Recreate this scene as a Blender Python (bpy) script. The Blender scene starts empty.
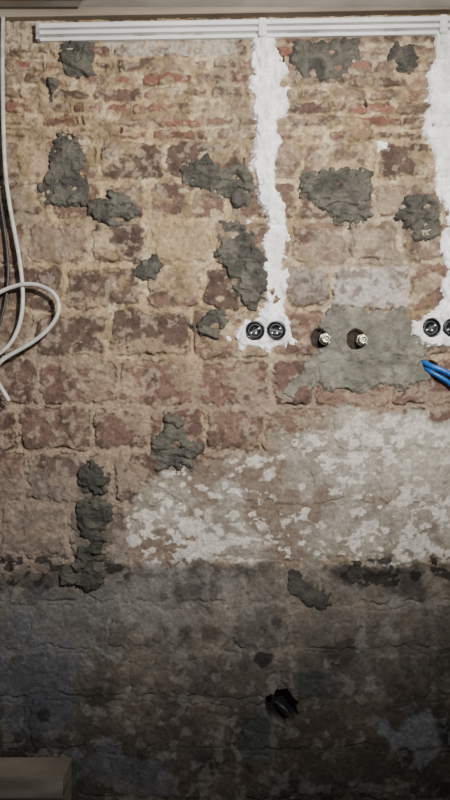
import bpy, bmesh, math, random
import numpy as np
from mathutils import Vector
S=0.0035; H0=1.45; D=2.6
scene=bpy.context.scene
random.seed(5)
def P(px,py,dep=0.0):
    f=(D-dep)/D
    return Vector(((px-225)*S*f,-dep,H0+(400-py)*S*f))
def lin(h):
    h=h.lstrip('#'); c=[int(h[i:i+2],16)/255 for i in (0,2,4)]
    return np.array([x/12.92 if x<=0.04045 else ((x+0.055)/1.055)**2.4 for x in c])
# ---------- noise ----------
rng=np.random.RandomState(11)
TAB=rng.rand(256,256)
def vn(x,y,seed=0):
    x=x+seed*37.31; y=y+seed*91.77
    xi=np.floor(x).astype(np.int64); yi=np.floor(y).astype(np.int64)
    fx=x-xi; fy=y-yi
    fx=fx*fx*fx*(fx*(fx*6-15)+10); fy=fy*fy*fy*(fy*(fy*6-15)+10)
    a=TAB[xi&255,yi&255]; b=TAB[(xi+1)&255,yi&255]; c=TAB[xi&255,(yi+1)&255]; d=TAB[(xi+1)&255,(yi+1)&255]
    return (a*(1-fx)+b*fx)*(1-fy)+(c*(1-fx)+d*fx)*fy
def fbm(U,V,scale,oct=4,seed=0,sx=1.0,sy=1.0):
    x=U/scale*sx; y=V/scale*sy; t=0; a=1; s=0
    for o in range(oct):
        ca,sa=math.cos(o*0.7),math.sin(o*0.7)
        t=t+a*vn(x*ca-y*sa,x*sa+y*ca,seed+o*3); s+=a; a*=0.55; x=x*2.03; y=y*2.03
    return t/s
def ss(a,b,x):
    t=np.clip((x-a)/(b-a),0,1); return t*t*(3-2*t)
def sdf(poly,U,V):
    n=len(poly); d=np.full(U.shape,1e9); inside=np.zeros(U.shape,bool)
    for i in range(n):
        ax,ay=poly[i]; bx,by=poly[(i+1)%n]
        ex,ey=bx-ax,by-ay; wx=U-ax; wy=V-ay
        t=np.clip((wx*ex+wy*ey)/(ex*ex+ey*ey+1e-9),0,1)
        d=np.minimum(d,(wx-t*ex)**2+(wy-t*ey)**2)
        c=((ay>V)!=(by>V))
        if abs(ey)>1e-9:
            xx=ax+(V-ay)*ex/ey
            inside^=(c&(U<xx))
    d=np.sqrt(d); return np.where(inside,d,-d)
def mix(a,b,m):
    if m.ndim==1: m=m[:,None]
    return a*(1-m)+b*m
def ell(U,V,cx,cy,rx,ry): return 1-np.sqrt(((U-cx)/rx)**2+((V-cy)/ry)**2)
# ---------- brick layout ----------
yb=[-6,16,30,45,59,73,87,101,115,128,141,181,220,264,310,359,406,452,505,558,604,650,700,750,800,850]
expl={10:[-120,-50,22,98,164,240,300,374,432,500],11:[-150,-80,-10,50,100,150,228,300,372,445],
12:[-120,-50,27,88,150,215,290,345,400,470],13:[-90,-15,63,143,205,284,332,408,480],
14:[-110,-40,35,111,193,272,330,392,455],15:[-100,-30,40,115,195,273,316,390,460],
16:[-130,-55,18,92,150,207,262,330,400,470],17:[-110,-45,27,110,168,240,310,380,450]}
joints=[]
r2=random.Random(3)
for r in range(len(yb)-1):
    if r in expl:
        xs=list(expl[r])
    else: xs=[-300+r2.random()*40]
    w=(24,60) if r<10 else (58,88)
    while xs[0]>-300: xs.insert(0,xs[0]-r2.uniform(*w))
    while xs[-1]<760: xs.append(xs[-1]+r2.uniform(*w))
    joints.append(np.array(xs))
SOCK=[(255,331),(276,331),(430.5,328),(451.5,328)]
PIPE=[(325,339),(362,340)]
TAN=lin('#aa8f6b'); TAN2=lin('#8b7653')
zoneA=[(100,566),(118,520),(140,488),(172,466),(232,462),(262,448),(290,428),(318,414),(360,408),(430,418),(520,410),(760,405),(760,566)]
def wall_fields(U,V):
    sh=U.shape
    wu=(fbm(U,V,30,3,1)-.5)*13+(fbm(U,V,6,3,21)-.5)*5; wv=(fbm(U,V,36,3,2)-.5)*12+(fbm(U,V,6,3,22)-.5)*5
    small=ss(150,130,V)
    u=U+wu*(1-.3*small); v=V+wv*(1-.4*small)
    ri=np.clip(np.searchsorted(yb,v)-1,0,len(yb)-2)
    d=np.zeros(sh); bid=np.zeros(sh,int)
    for r in range(len(yb)-1):
        m=ri==r
        if not m.any(): continue
        xs=joints[r]; um=u[m]; vm=v[m]
        ci=np.clip(np.searchsorted(xs,um),1,len(xs)-1)
        dx=np.minimum(um-xs[ci-1],xs[ci]-um); dy=np.minimum(vm-yb[r],yb[r+1]-vm)
        b=(r*131+ci*17)%65536
        g=(1.2 if r<10 else 1.8)+2.6*TAB[(b*7)%256,(b//3)%256]
        R=2.5 if r<10 else 6.5
        ax=dx-g; ay=dy-g
        qx=np.maximum(R-ax,0); qy=np.maximum(R-ay,0)
        dd=np.where((qx>0)&(qy>0),R-np.hypot(qx,qy),np.minimum(ax,ay))
        d[m]=dd; bid[m]=b
    rnd=lambda k: TAB[(bid*k+13)%256,(bid//5+k*29)%256]
    r1,rr2,r3=rnd(3),rnd(7),rnd(11)
    fine=fbm(U,V,5,3,5); med=fbm(U,V,18,4,6); big=fbm(U,V,90,3,7)
    bm=ss(-1.2,2.0,d+(fine-.5)*7)
    # mortar smeared over bricks
    sm=fbm(U,V,30,6,9,sy=1.5)
    zone=ss(40,110,V)*ss(300,235,V)*.055+ss(500,200,U)*.02+ss(250,290,U)*ss(140,100,V)*-.04+small*.01
    smear=ss(.54,.64,sm+zone+(fine-.5)*.16-r1*.05)
    bm2=bm*(1-smear*.72)
    # height
    h=bm*(0.003+0.005*r1)+ (med-.5)*0.009+(fine-.5)*0.0048+(fbm(U,V,2.6,2,8)-.5)*.002
    crack=np.exp(-((d+.2)/.9)**2)*ss(.52,.62,fbm(U,V,20,3,14))
    h=h-crack*.009
    h=h+smear*.0025
    pit=ss(.62,.70,fbm(U,V,9,3,15)); h=h-pit*.003
    # colours
    c1=lin('#735848');c2=lin('#59473c');c3=lin('#8b745c');c4=lin('#855443')
    bc=mix(mix(np.broadcast_to(c1,sh+(3,)),c2,ss(.1,.7,r1)),c3,ss(.6,.9,rr2)*.7)
    bc=mix(bc,c4,ss(.35,.8,r3)*small*.7)
    bc=mix(bc,lin('#6f5348'),ss(355,370,V)*ss(455,440,V)*.5)
    bc=mix(bc,lin('#3c3029'),ss(.45,.66,fbm(U,V,14,5,17))*.55)
    bc=mix(bc,lin('#a8957f'),ss(.54,.68,fbm(U,V,7,4,18))*.45)
    mc=mix(np.broadcast_to(TAN,sh+(3,)),TAN2,ss(.35,.65,med))
    mc=mix(mc,lin('#82786c'),ss(.44,.66,big)*.5)
    mc=mix(mc,lin('#c6b390'),ss(.54,.68,fbm(U,V,14,5,19))*.6)
    mc=mix(mc,lin('#6b5845'),ss(.55,.67,fbm(U,V,10,4,20))*.6)
    low=ss(300,420,V)
    mc=mix(mc,lin('#8c7764'),low*.75)
    col=mix(mc,bc,bm2)
    col=mix(col,lin('#33281f'),crack*.5)
    b=ss(0,.12,ell(U,V,183,240,38,26)+(fine-.5)*.3); col=mix(col,lin('#a98f68'),b*.6)
    def whi(cx,cy,rx,ry,c,a,th=.5):
        nonlocal col
        e=np.maximum(np.abs(U-cx)/rx,np.abs(V-cy)/ry); b=ss(1.05,.9,e+(fine-.5)*.35)
        col=mix(col,lin(c),b*a*(.35+.65*ss(th-.08,th+.06,fbm(U,V,8,4,23))))
    whi(371,287,39,21,'#b0a89e',.8,.50); whi(306,286,22,19,'#968c81',.6); whi(352,248,42,18,'#8e806d',.5)
    whi(170,48,65,8,'#a79d8e',.9,.46); whi(20,30,38,20,'#b09c82',.8,.4); whi(60,238,35,18,'#867060',.4)
    # plaster zone
    sa=sdf(zoneA,U,V)+(fbm(U,V,24,5,31)-.5)*40+(fine-.5)*10
    pa=ss(-4,7,sa)
    pc=mix(np.broadcast_to(lin('#82796a'),sh+(3,)),lin('#978e80'),ss(.35,.65,med))
    pc=mix(pc,lin('#6b594a'),ss(.52,.66,fbm(U,V,40,4,33))*.75)
    pc=mix(pc,lin('#b4ab9b'),ss(290,430,U)*ss(540,430,V)*.6)
    pc=pc*(.85+.3*fbm(U,V,4,3,34))[:,None]
    dens=.03*ss(320,400,U)+.05*np.clip(ell(U,V,380,440,120,40),0,1)+.09*np.clip(ell(U,V,195,528,60,48),0,1)-.045
    fl=ss(.575,.60,fbm(U,V,7,5,35,sy=1.2)+dens)*ss(.38,.5,fbm(U,V,40,3,38)+dens*2)
    fl=np.maximum(fl,ss(.60,.63,fbm(U,V,17,6,36,sy=1.3)+dens)*.85)
    pc=mix(pc,lin('#d2cabd'),fl*.8)
    col=mix(col,pc,pa*.95); h=h*(1-.55*pa)+pa*(.003+fl*.0012)
    ll=ss(450,490,V)*ss(150,90,U)
    col=mix(col,lin('#746a60'),ll*.5)
    # dark lower band, darker towards the bottom
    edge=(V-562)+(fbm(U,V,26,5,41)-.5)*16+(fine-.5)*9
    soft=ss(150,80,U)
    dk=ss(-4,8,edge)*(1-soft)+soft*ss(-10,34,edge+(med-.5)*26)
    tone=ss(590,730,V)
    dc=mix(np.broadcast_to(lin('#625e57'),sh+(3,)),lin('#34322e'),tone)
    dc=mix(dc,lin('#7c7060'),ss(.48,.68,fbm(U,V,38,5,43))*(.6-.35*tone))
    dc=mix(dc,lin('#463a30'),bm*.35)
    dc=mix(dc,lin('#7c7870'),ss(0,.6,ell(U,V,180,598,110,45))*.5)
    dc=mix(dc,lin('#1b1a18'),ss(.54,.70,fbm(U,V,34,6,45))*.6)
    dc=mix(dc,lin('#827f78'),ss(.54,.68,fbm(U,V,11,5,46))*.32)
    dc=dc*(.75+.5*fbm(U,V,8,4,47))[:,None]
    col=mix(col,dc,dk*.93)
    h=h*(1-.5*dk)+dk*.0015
    e2=np.exp(-((V-572)/16)**2)*(.25+.6*ss(150,60,U)+.5*ss(320,380,U))
    sp=ss(.60,.64,fbm(U,V,9,5,51,sy=1.2)+e2*.09)*ss(.1,.4,e2)
    col=mix(col,lin('#1b1a18'),sp*.85)
    def blot(cx,cy,rx,ry,c,a,amp=1.1,s=60,dh=0.0):
        nonlocal col,h
        b=ss(0,.3,ell(U,V,cx,cy,rx,ry)+(fbm(U,V,20,6,s)-.5)*amp)
        col=mix(col,lin(c),b*a); h=h+b*dh
    blot(422,733,42,24,'#7e8388',.42,1.9,61,.0)
    blot(30,680,50,60,'#4c525c',.4,1.7,62); blot(120,770,60,30,'#54575c',.45,1.8,63)
    blot(60,620,70,36,'#54565b',.3,1.7,64); blot(258,735,18,32,'#363d38',.7,1.3,65,.001)
    blot(315,685,24,18,'#2d3230',.7,1.4,66,.001); blot(350,765,50,25,'#423a32',.6,1.5,67)
    blot(42,715,7,10,'#0e0e0e',.6,1.6,68); blot(425,650,40,40,'#33322f',.5,1.5,69)
    blot(262,660,11,9,'#0c0b0a',.75,1.8,70,-.004); blot(40,580,50,14,'#23211f',.5,1.8,71)
    blot(368,573,30,9,'#22201d',.6,1.7,72)
    def hole(cx,cy,rx,ry,depth,c,n=.5,s=75):
        nonlocal col,h
        b=ss(0,.22,ell(U,V,cx,cy,rx,ry)+(fbm(U,V,10,3,s)-.5)*n)
        col=mix(col,lin(c),b*.9); h=h-b*depth
    hole(282,706,16,18,.05,'#0b0b0b',.7,76)
    for i,(x,y) in enumerate([(121,131),(283,60),(366,104)]):
        hole(x,y,1.8,4.2,.01,'#2a2018',.7,80+i)
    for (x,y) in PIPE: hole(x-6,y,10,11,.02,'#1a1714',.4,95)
    hole(428,366,12,7,.03,'#2a1c16',.5,97)
    for (x,y) in SOCK:
        q=np.hypot(U-x,V-y); b=ss(9.6,8.6,q); h=h*(1-b)-.05*b; col=mix(col,lin('#15120f'),b)
    col=col*(.78+.44*fbm(U,V,3,3,90))[:,None]
    g=col.mean(1)[:,None]; col=g+(col-g)*.9
    return h,np.clip(col,0,1)
# ---------- materials ----------
def relief_mat(name,rough=.9,bump=.5,sc=260,var=.25):
    m=bpy.data.materials.new(name); m.use_nodes=True; nt=m.node_tree; N=nt.nodes; L=nt.links
    b=N['Principled BSDF']; b.inputs['Roughness'].default_value=rough
    b.inputs['Specular IOR Level'].default_value=.25
    at=N.new('ShaderNodeAttribute'); at.attribute_name='Col'
    tc=N.new('ShaderNodeTexCoord'); n=N.new('ShaderNodeTexNoise'); n.inputs['Scale'].default_value=sc; n.inputs['Detail'].default_value=6
    n2=N.new('ShaderNodeTexNoise'); n2.inputs['Scale'].default_value=sc*.3; n2.inputs['Detail'].default_value=8; n2.inputs['Roughness'].default_value=.65
    L.new(tc.outputs['Object'],n.inputs['Vector']); L.new(tc.outputs['Object'],n2.inputs['Vector'])
    mr=N.new('ShaderNodeMapRange'); mr.inputs['From Min'].default_value=.3; mr.inputs['From Max'].default_value=.7
    mr.inputs['To Min'].default_value=1-var; mr.inputs['To Max'].default_value=1+var
    L.new(n2.outputs['Fac'],mr.inputs['Value'])
    mx=N.new('ShaderNodeVectorMath'); mx.operation='SCALE'
    L.new(at.outputs['Color'],mx.inputs[0]); L.new(mr.outputs['Result'],mx.inputs['Scale'])
    L.new(mx.outputs['Vector'],b.inputs['Base Color'])
    ad=N.new('ShaderNodeMath'); ad.operation='ADD'; L.new(n.outputs['Fac'],ad.inputs[0]); L.new(n2.outputs['Fac'],ad.inputs[1])
    bp=N.new('ShaderNodeBump'); bp.inputs['Strength'].default_value=bump; bp.inputs['Distance'].default_value=.004
    L.new(ad.outputs[0],bp.inputs['Height']); L.new(bp.outputs['Normal'],b.inputs['Normal'])
    return m
def noise_mat(name,ca,cb,sc=20,rough=.6,bump=.1,metal=0,stretch=(1,1,1)):
    m=bpy.data.materials.new(name); m.use_nodes=True; nt=m.node_tree; N=nt.nodes; L=nt.links
    b=N['Principled BSDF']; b.inputs['Roughness'].default_value=rough; b.inputs['Metallic'].default_value=metal
    tc=N.new('ShaderNodeTexCoord'); mp=N.new('ShaderNodeMapping'); mp.inputs['Scale'].default_value=stretch
    n=N.new('ShaderNodeTexNoise'); n.inputs['Scale'].default_value=sc; n.inputs['Detail'].default_value=7
    cr=N.new('ShaderNodeValToRGB'); cr.color_ramp.elements[0].position=.35; cr.color_ramp.elements[1].position=.65
    cr.color_ramp.elements[0].color=(*lin(ca),1); cr.color_ramp.elements[1].color=(*lin(cb),1)
    L.new(tc.outputs['Object'],mp.inputs['Vector']); L.new(mp.outputs['Vector'],n.inputs['Vector'])
    L.new(n.outputs['Fac'],cr.inputs['Fac']); L.new(cr.outputs['Color'],b.inputs['Base Color'])
    bp=N.new('ShaderNodeBump'); bp.inputs['Strength'].default_value=bump; bp.inputs['Distance'].default_value=.003
    L.new(n.outputs['Fac'],bp.inputs['Height']); L.new(bp.outputs['Normal'],b.inputs['Normal'])
    return m
M_wall=relief_mat('old_brick_procedural',.92,.55)
M_cem=relief_mat('fresh_cement_procedural',.85,.9,150,.25)
M_pl=relief_mat('gypsum_plaster_procedural',.8,.3,150,.05)
# ---------- grid mesh ----------
def grid_obj(name,us,vs,fn,mat,backing=False):
    UU,VV=np.meshgrid(us,vs); sh=UU.shape
    U=UU.ravel(); V=VV.ravel()
    h,col,keep=fn(U,V)
    co=np.stack([(U-225)*S,-h,H0+(400-V)*S],1)
    idx=np.arange(U.size).reshape(sh)
    q=np.stack([idx[1:,:-1].ravel(),idx[1:,1:].ravel(),idx[:-1,1:].ravel(),idx[:-1,:-1].ravel()],1)
    if keep is not None:
        q=q[keep[q].all(1)]
        used=np.zeros(U.size,bool); used[q.ravel()]=True
        remap=np.cumsum(used)-1; co=co[used]; col=col[used]; q=remap[q]
    me=bpy.data.meshes.new(name)
    nv=len(co); nf=len(q)
    if backing:
        x0,x1=co[:,0].min(),co[:,0].max(); z0,z1=co[:,2].min(),co[:,2].max()
        bv=np.array([[x,y,z] for y in (.075,.2) for z in (z0,z1) for x in (x0,x1)])
        co=np.vstack([co,bv]); col=np.vstack([col,np.full((8,3),.2)])
        bq=np.array([[0,2,3,1],[4,5,7,6],[0,1,5,4],[2,6,7,3],[0,4,6,2],[1,3,7,5]])+nv
        q=np.vstack([q,bq]); nv+=8; nf+=6
    me.vertices.add(nv); me.vertices.foreach_set('co',co.astype(np.float32).ravel())
    me.loops.add(nf*4); me.loops.foreach_set('vertex_index',q.astype(np.int32).ravel())
    me.polygons.add(nf); me.polygons.foreach_set('loop_start',np.arange(0,nf*4,4,dtype=np.int32))
    me.polygons.foreach_set('use_smooth',np.ones(nf,bool))
    me.update(calc_edges=True)
    a=me.color_attributes.new('Col','FLOAT_COLOR','POINT')
    a.data.foreach_set('color',np.hstack([col,np.ones((nv,1))]).astype(np.float32).ravel())
    me.materials.append(mat)
    o=bpy.data.objects.new(name,me); scene.collection.objects.link(o); return o
us=np.concatenate([np.arange(-260,-10,2.5),np.arange(-10,462,.8),np.arange(462,712,2.5)])
vs=np.concatenate([np.arange(5,814,.8),[814.28]])
def f_wall(U,V):
    h,c=wall_fields(U,V); return h,c,None
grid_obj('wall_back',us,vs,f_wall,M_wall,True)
# ---------- patches ----------
def patch(name,poly,thick,ca,cb,mat,seed,rag=7,fold=.006,sx=1,sy=1,edge=4.5,res=.8,sfold=18,grow=0):
    xs=[p[0] for p in poly]; ys=[p[1] for p in poly]
    us=np.arange(min(xs)-9,max(xs)+9,res); vs=np.arange(max(8,min(ys)-9),max(ys)+9,res)
    def fn(U,V):
        wh,_=wall_fields(U,V)
        s=sdf(poly,U,V)+grow+(fbm(U,V,14,4,seed)-.5)*rag*2.4+(fbm(U,V,4,3,seed+1)-.5)*rag*.9
        t=ss(-2.5,edge,s)
        f=1-np.abs(fbm(U,V,sfold,4,seed+2,sx,sy)*2-1)
        n=fbm(U,V,7,3,seed+4)
        ls=ss(.50,.53,fbm(U,V,sfold*1.3,3,seed+6,sx,sy))
        h=np.maximum(wh*.55,-.012)+(-.006+t*(thick+.006))+t*((f-.8)*fold*1.6+(n-.5)*fold*.9+ls*fold*.7)
        for (x,y) in SOCK:
            q=np.hypot(U-x,V-y); b=ss(9.6,8.8,q); h=h*(1-b)-.05*b
        for (x,y) in PIPE:
            e=ss(0,.25,ell(U,V,x-6,y,11,10)+(n-.5)*.4); h=h-e*.03
        c=mix(np.broadcast_to(lin(ca),U.shape+(3,)),lin(cb),ss(.35,.65,fbm(U,V,16,4,seed+5)))
        c=c*(.75+.5*n)[:,None]
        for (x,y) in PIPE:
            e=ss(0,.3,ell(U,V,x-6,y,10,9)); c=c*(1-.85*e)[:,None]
        return h,np.clip(c,0,1),s>-3.2
    return grid_obj(name,us,vs,fn,mat)
CA,CB='#44413b','#5b574e'
cem=[
 [(60,42),(92,40),(97,52),(90,62),(97,75),(80,80),(66,74),(56,62)],
 [(48,80),(56,80),(57,98),(50,102)],
 [(297,41),(356,40),(358,58),(350,70),(338,80),(322,84),(302,78),(291,62)],
 [(388,46),(410,43),(418,58),(413,72),(398,73),(386,62)],
 [(58,137),(78,139),(84,160),(82,176),(92,190),(88,204),(70,206),(46,202),(42,185),(52,172),(50,150)],
 [(88,200),(104,202),(112,190),(134,202),(140,214),(128,228),(108,228),(88,214)],
 [(182,166),(206,158),(222,164),(244,160),(256,178),(248,206),(236,210),(222,196),(200,190),(184,180)],
 [(304,170),(345,168),(372,166),(370,190),(372,208),(360,226),(340,224),(318,206),(302,194)],
 [(402,196),(426,192),(440,212),(440,240),(424,244),(412,228),(400,214)],
 [(221,226),(240,222),(254,234),(256,250),(268,262),(266,288),(256,308),(245,304),(236,284),(222,268),(214,248)],
 [(138,256),(152,254),(162,268),(156,282),(140,282),(133,270)],
 [(198,314),(222,310),(230,324),(222,336),(202,334),(194,324)],
 [(164,414),(180,412),(188,438),(202,452),(192,468),(164,470),(150,462),(148,440),(160,432)],
 [(80,470),(100,466),(106,484),(98,496),(82,494),(76,480)],
 [(78,504),(100,498),(113,514),(108,536),(90,542),(78,524)],
 [(74,544),(98,540),(107,560),(100,580),(84,588),(60,586),(60,572),(74,562)],
]
for i,p in enumerate(cem):
    dk=i>=13
    patch('cement_patch' ,p,.009,CA if not dk else '#3a3933',CB if not dk else '#4b4941',M_cem,200+i*9,rag=7.5 if len(p)>4 else 3,sx=.8,sy=1.3,fold=.013,grow=2 if dk else 1.2)
patch('cement_patch',[(284,566),(300,570),(326,590),(336,604),(318,612),(300,600),(288,586)],.004,'#363430','#45423c',M_cem,600,rag=10,fold=.004)
patch('cement_patch',[(348,560),(362,562),(364,580),(352,588),(346,574)],.004,'#35332f','#42403a',M_cem,620,rag=7,fold=.004)
patch('pipe_mortar_surround',[(318,318),(334,308),(372,308),(402,306),(412,322),(424,336),(428,352),(424,366),(428,380),(412,388),(380,386),(340,390),(304,388),(292,400),(286,392),(300,372),(318,352)],.009,'#656157','#7b766a',M_cem,640,rag=7,fold=.005,edge=3,sfold=26)
WA,WB='#dddbd6','#efedea'
strip1=[(254,38),(276,36),(280,60),(289,72),(286,86),(291,98),(286,112),(278,122),(277,150),(276,178),(284,200),(286,232),(284,250),(288,270),(284,300),(282,314),(290,320),(292,340),(286,348),(262,351),(240,350),(236,338),(244,320),(262,312),(264,280),(262,250),(266,224),(258,204),(262,182),(251,170),(256,140),(250,110),(252,80),(248,60)]
patch('white_plaster_channel_fill',strip1,.011,WA,WB,M_pl,700,rag=7,fold=.012,sx=1.2,sy=.6,edge=4)
strip2=[(432,34),(474,34),(472,100),(478,150),(470,220),(474,300),(486,318),(484,350),(446,346),(420,348),(406,338),(412,322),(430,314),(440,300),(444,268),(440,240),(444,214),(434,190),(432,160),(424,130),(428,100),(424,76),(434,60)]
patch('white_plaster_channel_fill',strip2,.011,WA,WB,M_pl,740,rag=7,fold=.012,sx=1.2,sy=.6,edge=4)
for k,(x,y,r) in enumerate([(383,146,5),(292,122,3.5),(249,222,4),(228,338,3)]):
    patch('white_plaster_splash',[(x-r,y-r),(x+r,y-r*.8),(x+r*1.1,y+r),(x-r*.8,y+r)],.005,WA,WB,M_pl,780+k*7,rag=2.5,fold=.002)
# ---------- generic helpers ----------
def empty(name,loc):
    e=bpy.data.objects.new(name,None); e.location=loc; e.empty_display_size=.05; scene.collection.objects.link(e); return e
def bm_obj(name,bm,mat,parent=None,smooth=True):
    me=bpy.data.meshes.new(name); bmesh.ops.recalc_face_normals(bm,faces=bm.faces); bm.to_mesh(me); bm.free()
    for p in me.polygons: p.use_smooth=smooth
    me.materials.append(mat); o=bpy.data.objects.new(name,me); scene.collection.objects.link(o)
    if parent: o.parent=parent
    return o
def lathe(name,prof,mat,parent,loc=(0,0,0),seg=40,smooth=True,phase=0):
    bm=bmesh.new(); rings=[]
    for r,f in prof:
        rings.append([bm.verts.new((r*math.cos(2*math.pi*k/seg+phase)+loc[0],-f+loc[1],r*math.sin(2*math.pi*k/seg+phase)+loc[2])) for k in range(seg)])
    for a,b in zip(rings,rings[1:]):
        for k in range(seg): bm.faces.new((a[k],a[(k+1)%seg],b[(k+1)%seg],b[k]))
    return bm_obj(name,bm,mat,parent,smooth)
def boxm(name,c,s,mat,parent=None,bev=.001,rot=0):
    bm=bmesh.new(); bmesh.ops.create_cube(bm,size=1)
    for v in bm.verts:
        x,y,z=v.co.x*s[0],v.co.y*s[1],v.co.z*s[2]
        if rot: x,z=x*math.cos(rot)-z*math.sin(rot),x*math.sin(rot)+z*math.cos(rot)
        v.co=(x+c[0],y+c[1],z+c[2])
    if bev: bmesh.ops.bevel(bm,geom=bm.edges[:],offset=bev,segments=2,affect='EDGES')
    return bm_obj(name,bm,mat,parent,False)
M_black=noise_mat('black_plastic','#08080a','#141416',60,.25,.05)
M_dark=noise_mat('dark_plastic','#121214','#1c1c1f',60,.5,.05)
M_steel=noise_mat('screw_steel','#c8c8c8','#f0f0f0',90,.25,.05,.9)
M_brass=noise_mat('nickel_brass','#b8b0a0','#e8e2d4',90,.25,.1,.85)
M_cap=noise_mat('white_tube_plug','#d8d4c8','#e8e4da',60,.5,.05)
for (x,y) in SOCK:
    p=P(x,y,0); e=empty('electrical_socket_box',p)
    lathe('box_shell',[(.026,-.045),(.0285,-.04),(.029,0),(.0292,.010),(.0325,.0115),(.0332,.0130),(.0325,.0145),(.030,.0155),(.0285,.0145),(.028,.012),(.0275,-.038),(.001,-.04)],M_black,e)
    lathe('socket_insert',[(.0265,-.02),(.0265,.004),(.0255,.0065),(.019,.007),(.018,.002),(.004,.001),(.0005,.001)],M_dark,e)
    boxm('mount_bar',(0,-.006,0),(.046,.004,.009),M_dark,e,rot=.5 if x%2 else -.2)
    for k,a in enumerate((.5,.5+math.pi)):
        lathe('screw_%d'%(k+1),[(.0045,.004),(.0045,.0095),(.0035,.0108),(.0004,.011)],M_steel,e,(.016*math.cos(a),0,.016*math.sin(a)),16)
    for k,a in enumerate((2.0,2.0+math.pi)):
        lathe('terminal_%d'%(k+1),[(.004,.002),(.004,.008),(.0025,.0085),(.0022,.004),(.0004,.004)],M_steel if k else M_black,e,(.009*math.cos(a),0,.009*math.sin(a)),14)
K=1.2
for (x,y) in PIPE:
    e=empty('water_pipe_fitting',P(x,y,.004))
    def sc(pr): return [(a*K,b*K) for a,b in pr]
    prof=[(.008,-.02),(.0125,-.018),(.0125,.008)]
    for k in range(5): prof+=[(.0125,.0085+k*.003),(.0137,.010+k*.003)]
    prof+=[(.0128,.0245),(.011,.0265),(.0085,.0265),(.008,.025),(.008,-.015),(.0003,-.015)]
    lathe('threaded_tube',sc(prof),M_brass,e,(0,0,0),32)
    lathe('hex_nut',sc([(.0125,-.004),(.017,-.004),(.0185,-.002),(.0185,.006),(.017,.008),(.0125,.008)]),M_brass,e,(0,0,0),6,False,.3)
    lathe('inner_tube',sc([(.0055,-.012),(.0055,.018),(.004,.0195),(.0035,.018),(.0035,0),(.0003,0)]),M_cap,e,(0,0,0),20)
    lathe('wall_elbow',sc([(.012,-.026),(.0165,-.024),(.0165,-.006),(.012,-.004)]),M_brass,e,(0,0,0),28)
def cable(name,pts,r,mat):
    cu=bpy.data.curves.new(name,'CURVE'); cu.dimensions='3D'; sp=cu.splines.new('NURBS'); sp.points.add(len(pts)-1)
    for q,p in zip(sp.points,pts): v=P(*p); q.co=(v.x,v.y,v.z,1)
    sp.order_u=4; sp.use_endpoint_u=True; sp.resolution_u=10; cu.bevel_depth=r; cu.bevel_resolution=5; cu.use_fill_caps=True
    cu.materials.append(mat); o=bpy.data.objects.new(name,cu); scene.collection.objects.link(o); return o
M_cg=noise_mat('grey_cable_sheath','#a9a7a0','#c4c2bb',40,.4,.05)
M_cd=noise_mat('dark_cable_sheath','#2c2c2c','#3a3a3a',40,.5,.05)
M_blue=noise_mat('blue_cable_sheath','#0f4c92','#1d66b8',40,.35,.05)
cable('hanging_grey_cable',[(3,14,.03),(2,60,.035),(3,120,.035),(5,180,.04),(13,225,.04),(22,270,.04),(24,310,.045),(16,338,.045),(0,356,.05),(-22,360,.05),(-34,335,.05),(-24,306,.05),(2,290,.05),(28,281,.055),(56,290,.055),(62,312,.055),(46,334,.06),(20,350,.06),(-4,362,.06),(-6,378,.06),(4,392,.06),(9,401,.06)],.0072,M_cg)
cable('hanging_dark_cable',[(-6,14,.02),(-4,90,.02),(-5,160,.025),(2,215,.025),(10,262,.025),(6,310,.03),(-8,340,.03),(-14,400,.03),(-12,430,.02)],.005,M_cd)
cable('blue_cable',[(421,361,-.02),(425,363,.012),(433,367,.03),(443,370,.035),(455,377,.04),(480,396,.04),(505,450,.03),(512,520,.03),(514,700,.03),(514,812,.03)],.009,M_blue)
cable('blue_cable',[(423,365,-.02),(427,369,.012),(434,374,.026),(443,378,.03),(453,386,.03),(474,404,.03),(494,456,.02),(500,520,.02),(502,700,.02),(502,812,.02)],.008,M_blue)
# ---------- top trunking ----------
M_white=noise_mat('white_pvc','#cdcdc9','#e4e3df',14,.4,.04,0,(.3,1,1))
def extr(name,prof,x0,x1,z0f,mat,parent):
    bm=bmesh.new(); n=40; rings=[]
    for i in range(n+1):
        x=x0+(x1-x0)*i/n; zo=z0f(x); rings.append([bm.verts.new((x,-f,zo+z)) for f,z in prof])
    m=len(prof)
    for a,b in zip(rings,rings[1:]):
        for k in range(m): bm.faces.new((a[k],a[(k+1)%m],b[(k+1)%m],b[k]))
    bm.faces.new(rings[0]); bm.faces.new(rings[-1][::-1])
    return bm_obj(name,bm,mat,parent,False)
zf=lambda x:H0+(400-(35-(x/S+225)*.0175))*S
e=empty('cable_trunking',(0,0,0))
prof=[(-.01,-.032),(.018,-.032),(.020,-.029),(.020,-.022),(.006,-.021),(.006,-.015),(.028,-.013),(.028,-.001),(.008,.001),(.008,.006),(.030,.008),(.032,.011),(.032,.020),(.029,.025),(-.01,.025)]
extr('trunking_body',prof,P(38,0).x,1.68,zf,M_white,e)
M_worn=noise_mat('worn_end','#7d7a74','#b8b6b0',30,.5,.2)
boxm('end_cap',(P(40,0).x,-.012,zf(P(40,0).x)-.004),(.012,.05,.06),M_worn,e)
for px in (262,441):
    x=P(px,0).x; z=zf(x)
    boxm('joint_clip_%d'%px,(x,-.019,z-.004),(.026,.036,.062),M_white,e,.003)
    boxm('joint_drop_%d'%px,(x+.004,-.014,z-.045),(.02,.02,.045),M_white,e,.004)
M_wood=noise_mat('old_batten_wood','#75695a','#988c79',10,.8,.2,0,(.15,1,2))
bt=lambda x:H0+(400-(22-(x/S+225)*.0175))*S
extr('trim_1',[(-.02,-.002),(.036,-.002),(.038,0),(.038,.05),(-.02,.05)],P(-260,0).x,P(712,0).x,lambda x:bt(x),M_wood,None)
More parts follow.
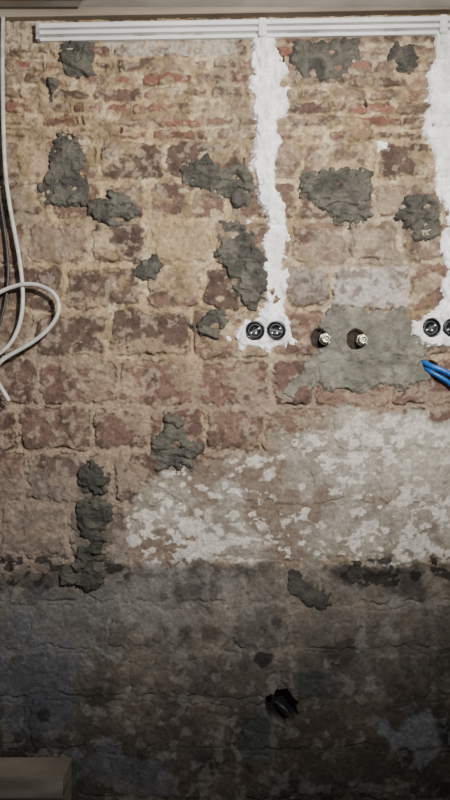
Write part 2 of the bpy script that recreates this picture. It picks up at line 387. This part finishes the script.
# ---------- room ----------
M_ceil=noise_mat('ceiling_plaster','#b4aea2','#cbc5ba',6,.9,.2)
M_floor=noise_mat('concrete_floor','#4a463f','#615c53',5,.9,.3)
M_side=noise_mat('rough_side_plaster','#77716a','#8c857b',5,.9,.3)
zc=H0+(400-13)*S
boxm('ceiling',(0,-1.5,zc+.05),(3.5,3.4,.1),M_ceil,None,0)
boxm('floor',(0,-1.5,-.05),(3.5,3.4,.1),M_floor,None,0)
boxm('wall_left',(-1.75,-1.5,1.4),(.1,3.4,2.9),M_side,None,0)
boxm('wall_right',(1.76,-1.5,1.4),(.1,3.4,2.9),M_side,None,0)
M_rust=noise_mat('dark_ceiling_board','#3c2f24','#544334',8,.85,.3,0,(.3,1,1))
boxm('ceiling_board',(P(92,0).x-.65,-.19,zc-.008),(1.3,.16,.016),M_rust,None,.002)
# ---------- wooden crate bottom-left ----------
M_cr=noise_mat('crate_wood','#5f574c','#80776a',14,.8,.3,0,(.3,.3,2))
e=empty('wooden_crate',(0,0,0))
D1=.17; dp=.13; pr=P(63,757,D1); topz=P(0,757,D1-dp).z
xr=pr.x; w=.5; yc=-D1+dp/2
hh=topz-.012
for k in range(3):
    z=.004+hh*(k+.5)/3
    for nm,c,s in (('front',(xr-w/2,-D1+.006,z),(w,.012,hh/3-.006)),('rear',(xr-w/2,-D1+dp,z),(w,.012,hh/3-.006)),
                   ('right',(xr-.006,yc,z),(.012,dp-.014,hh/3-.006)),('left',(xr-w+.006,yc,z),(.012,dp-.014,hh/3-.006))):
        boxm('slat_%s_%d'%(nm,k+1),c,s,M_cr,e)
for k in range(2): boxm('lid_board_%d'%(k+1),(xr-w/2,-D1+dp*(k+.5)/2,topz-.006),(w+.01,dp/2-.003,.012),M_cr,e)
for i,(sx,sy) in enumerate(((0,0),(1,0),(0,1),(1,1))):
    boxm('corner_post_%d'%(i+1),(xr-.025-sx*(w-.05),-D1+.025+sy*(dp-.05),hh/2),(.025,.025,hh),M_cr,e)
cable('cavity_cable',[(276,702,-.03),(280,705,-.012),(285,708,-.004),(289,714,-.008),(288,720,-.03)],.005,M_cd)
# ---------- lights ----------
def look(o,t): o.rotation_euler=(Vector(t)-o.location).to_track_quat('-Z','Y').to_euler()
l=bpy.data.lights.new('work_lamp','SPOT'); l.energy=470; l.spot_size=math.radians(79); l.spot_blend=1; l.shadow_soft_size=.07; l.color=(1,.985,.96)
o=bpy.data.objects.new('work_lamp',l); o.location=(.75,-2.35,2.5); scene.collection.objects.link(o); look(o,(-.02,0,1.92))
l=bpy.data.lights.new('bluish_fill','AREA'); l.energy=11; l.shape='RECTANGLE'; l.size=1.2; l.size_y=.9; l.color=(.80,.88,1)  # unseen area light added as a weak bluish fill
o=bpy.data.objects.new('bluish_fill',l); o.location=(-.6,-3.0,1.5); scene.collection.objects.link(o); look(o,(0,0,1.1))
l=bpy.data.lights.new('ceiling_fill','POINT'); l.energy=8; l.shadow_soft_size=.06; l.color=(1,.96,.9)  # unseen point light added to brighten the ceiling and upper wall
o=bpy.data.objects.new('ceiling_fill',l); o.location=(.2,-1.3,2.3); scene.collection.objects.link(o)
w=bpy.data.worlds.new('world'); scene.world=w; w.use_nodes=True
w.node_tree.nodes['Background'].inputs[0].default_value=(.5,.6,.8,1); w.node_tree.nodes['Background'].inputs[1].default_value=.05
cam=bpy.data.cameras.new('camera'); co=bpy.data.objects.new('camera',cam); scene.collection.objects.link(co)
co.location=(0,-D,H0); co.rotation_euler=(math.pi/2,0,0); cam.sensor_fit='VERTICAL'; cam.angle=2*math.atan(1.4/D)
scene.camera=co
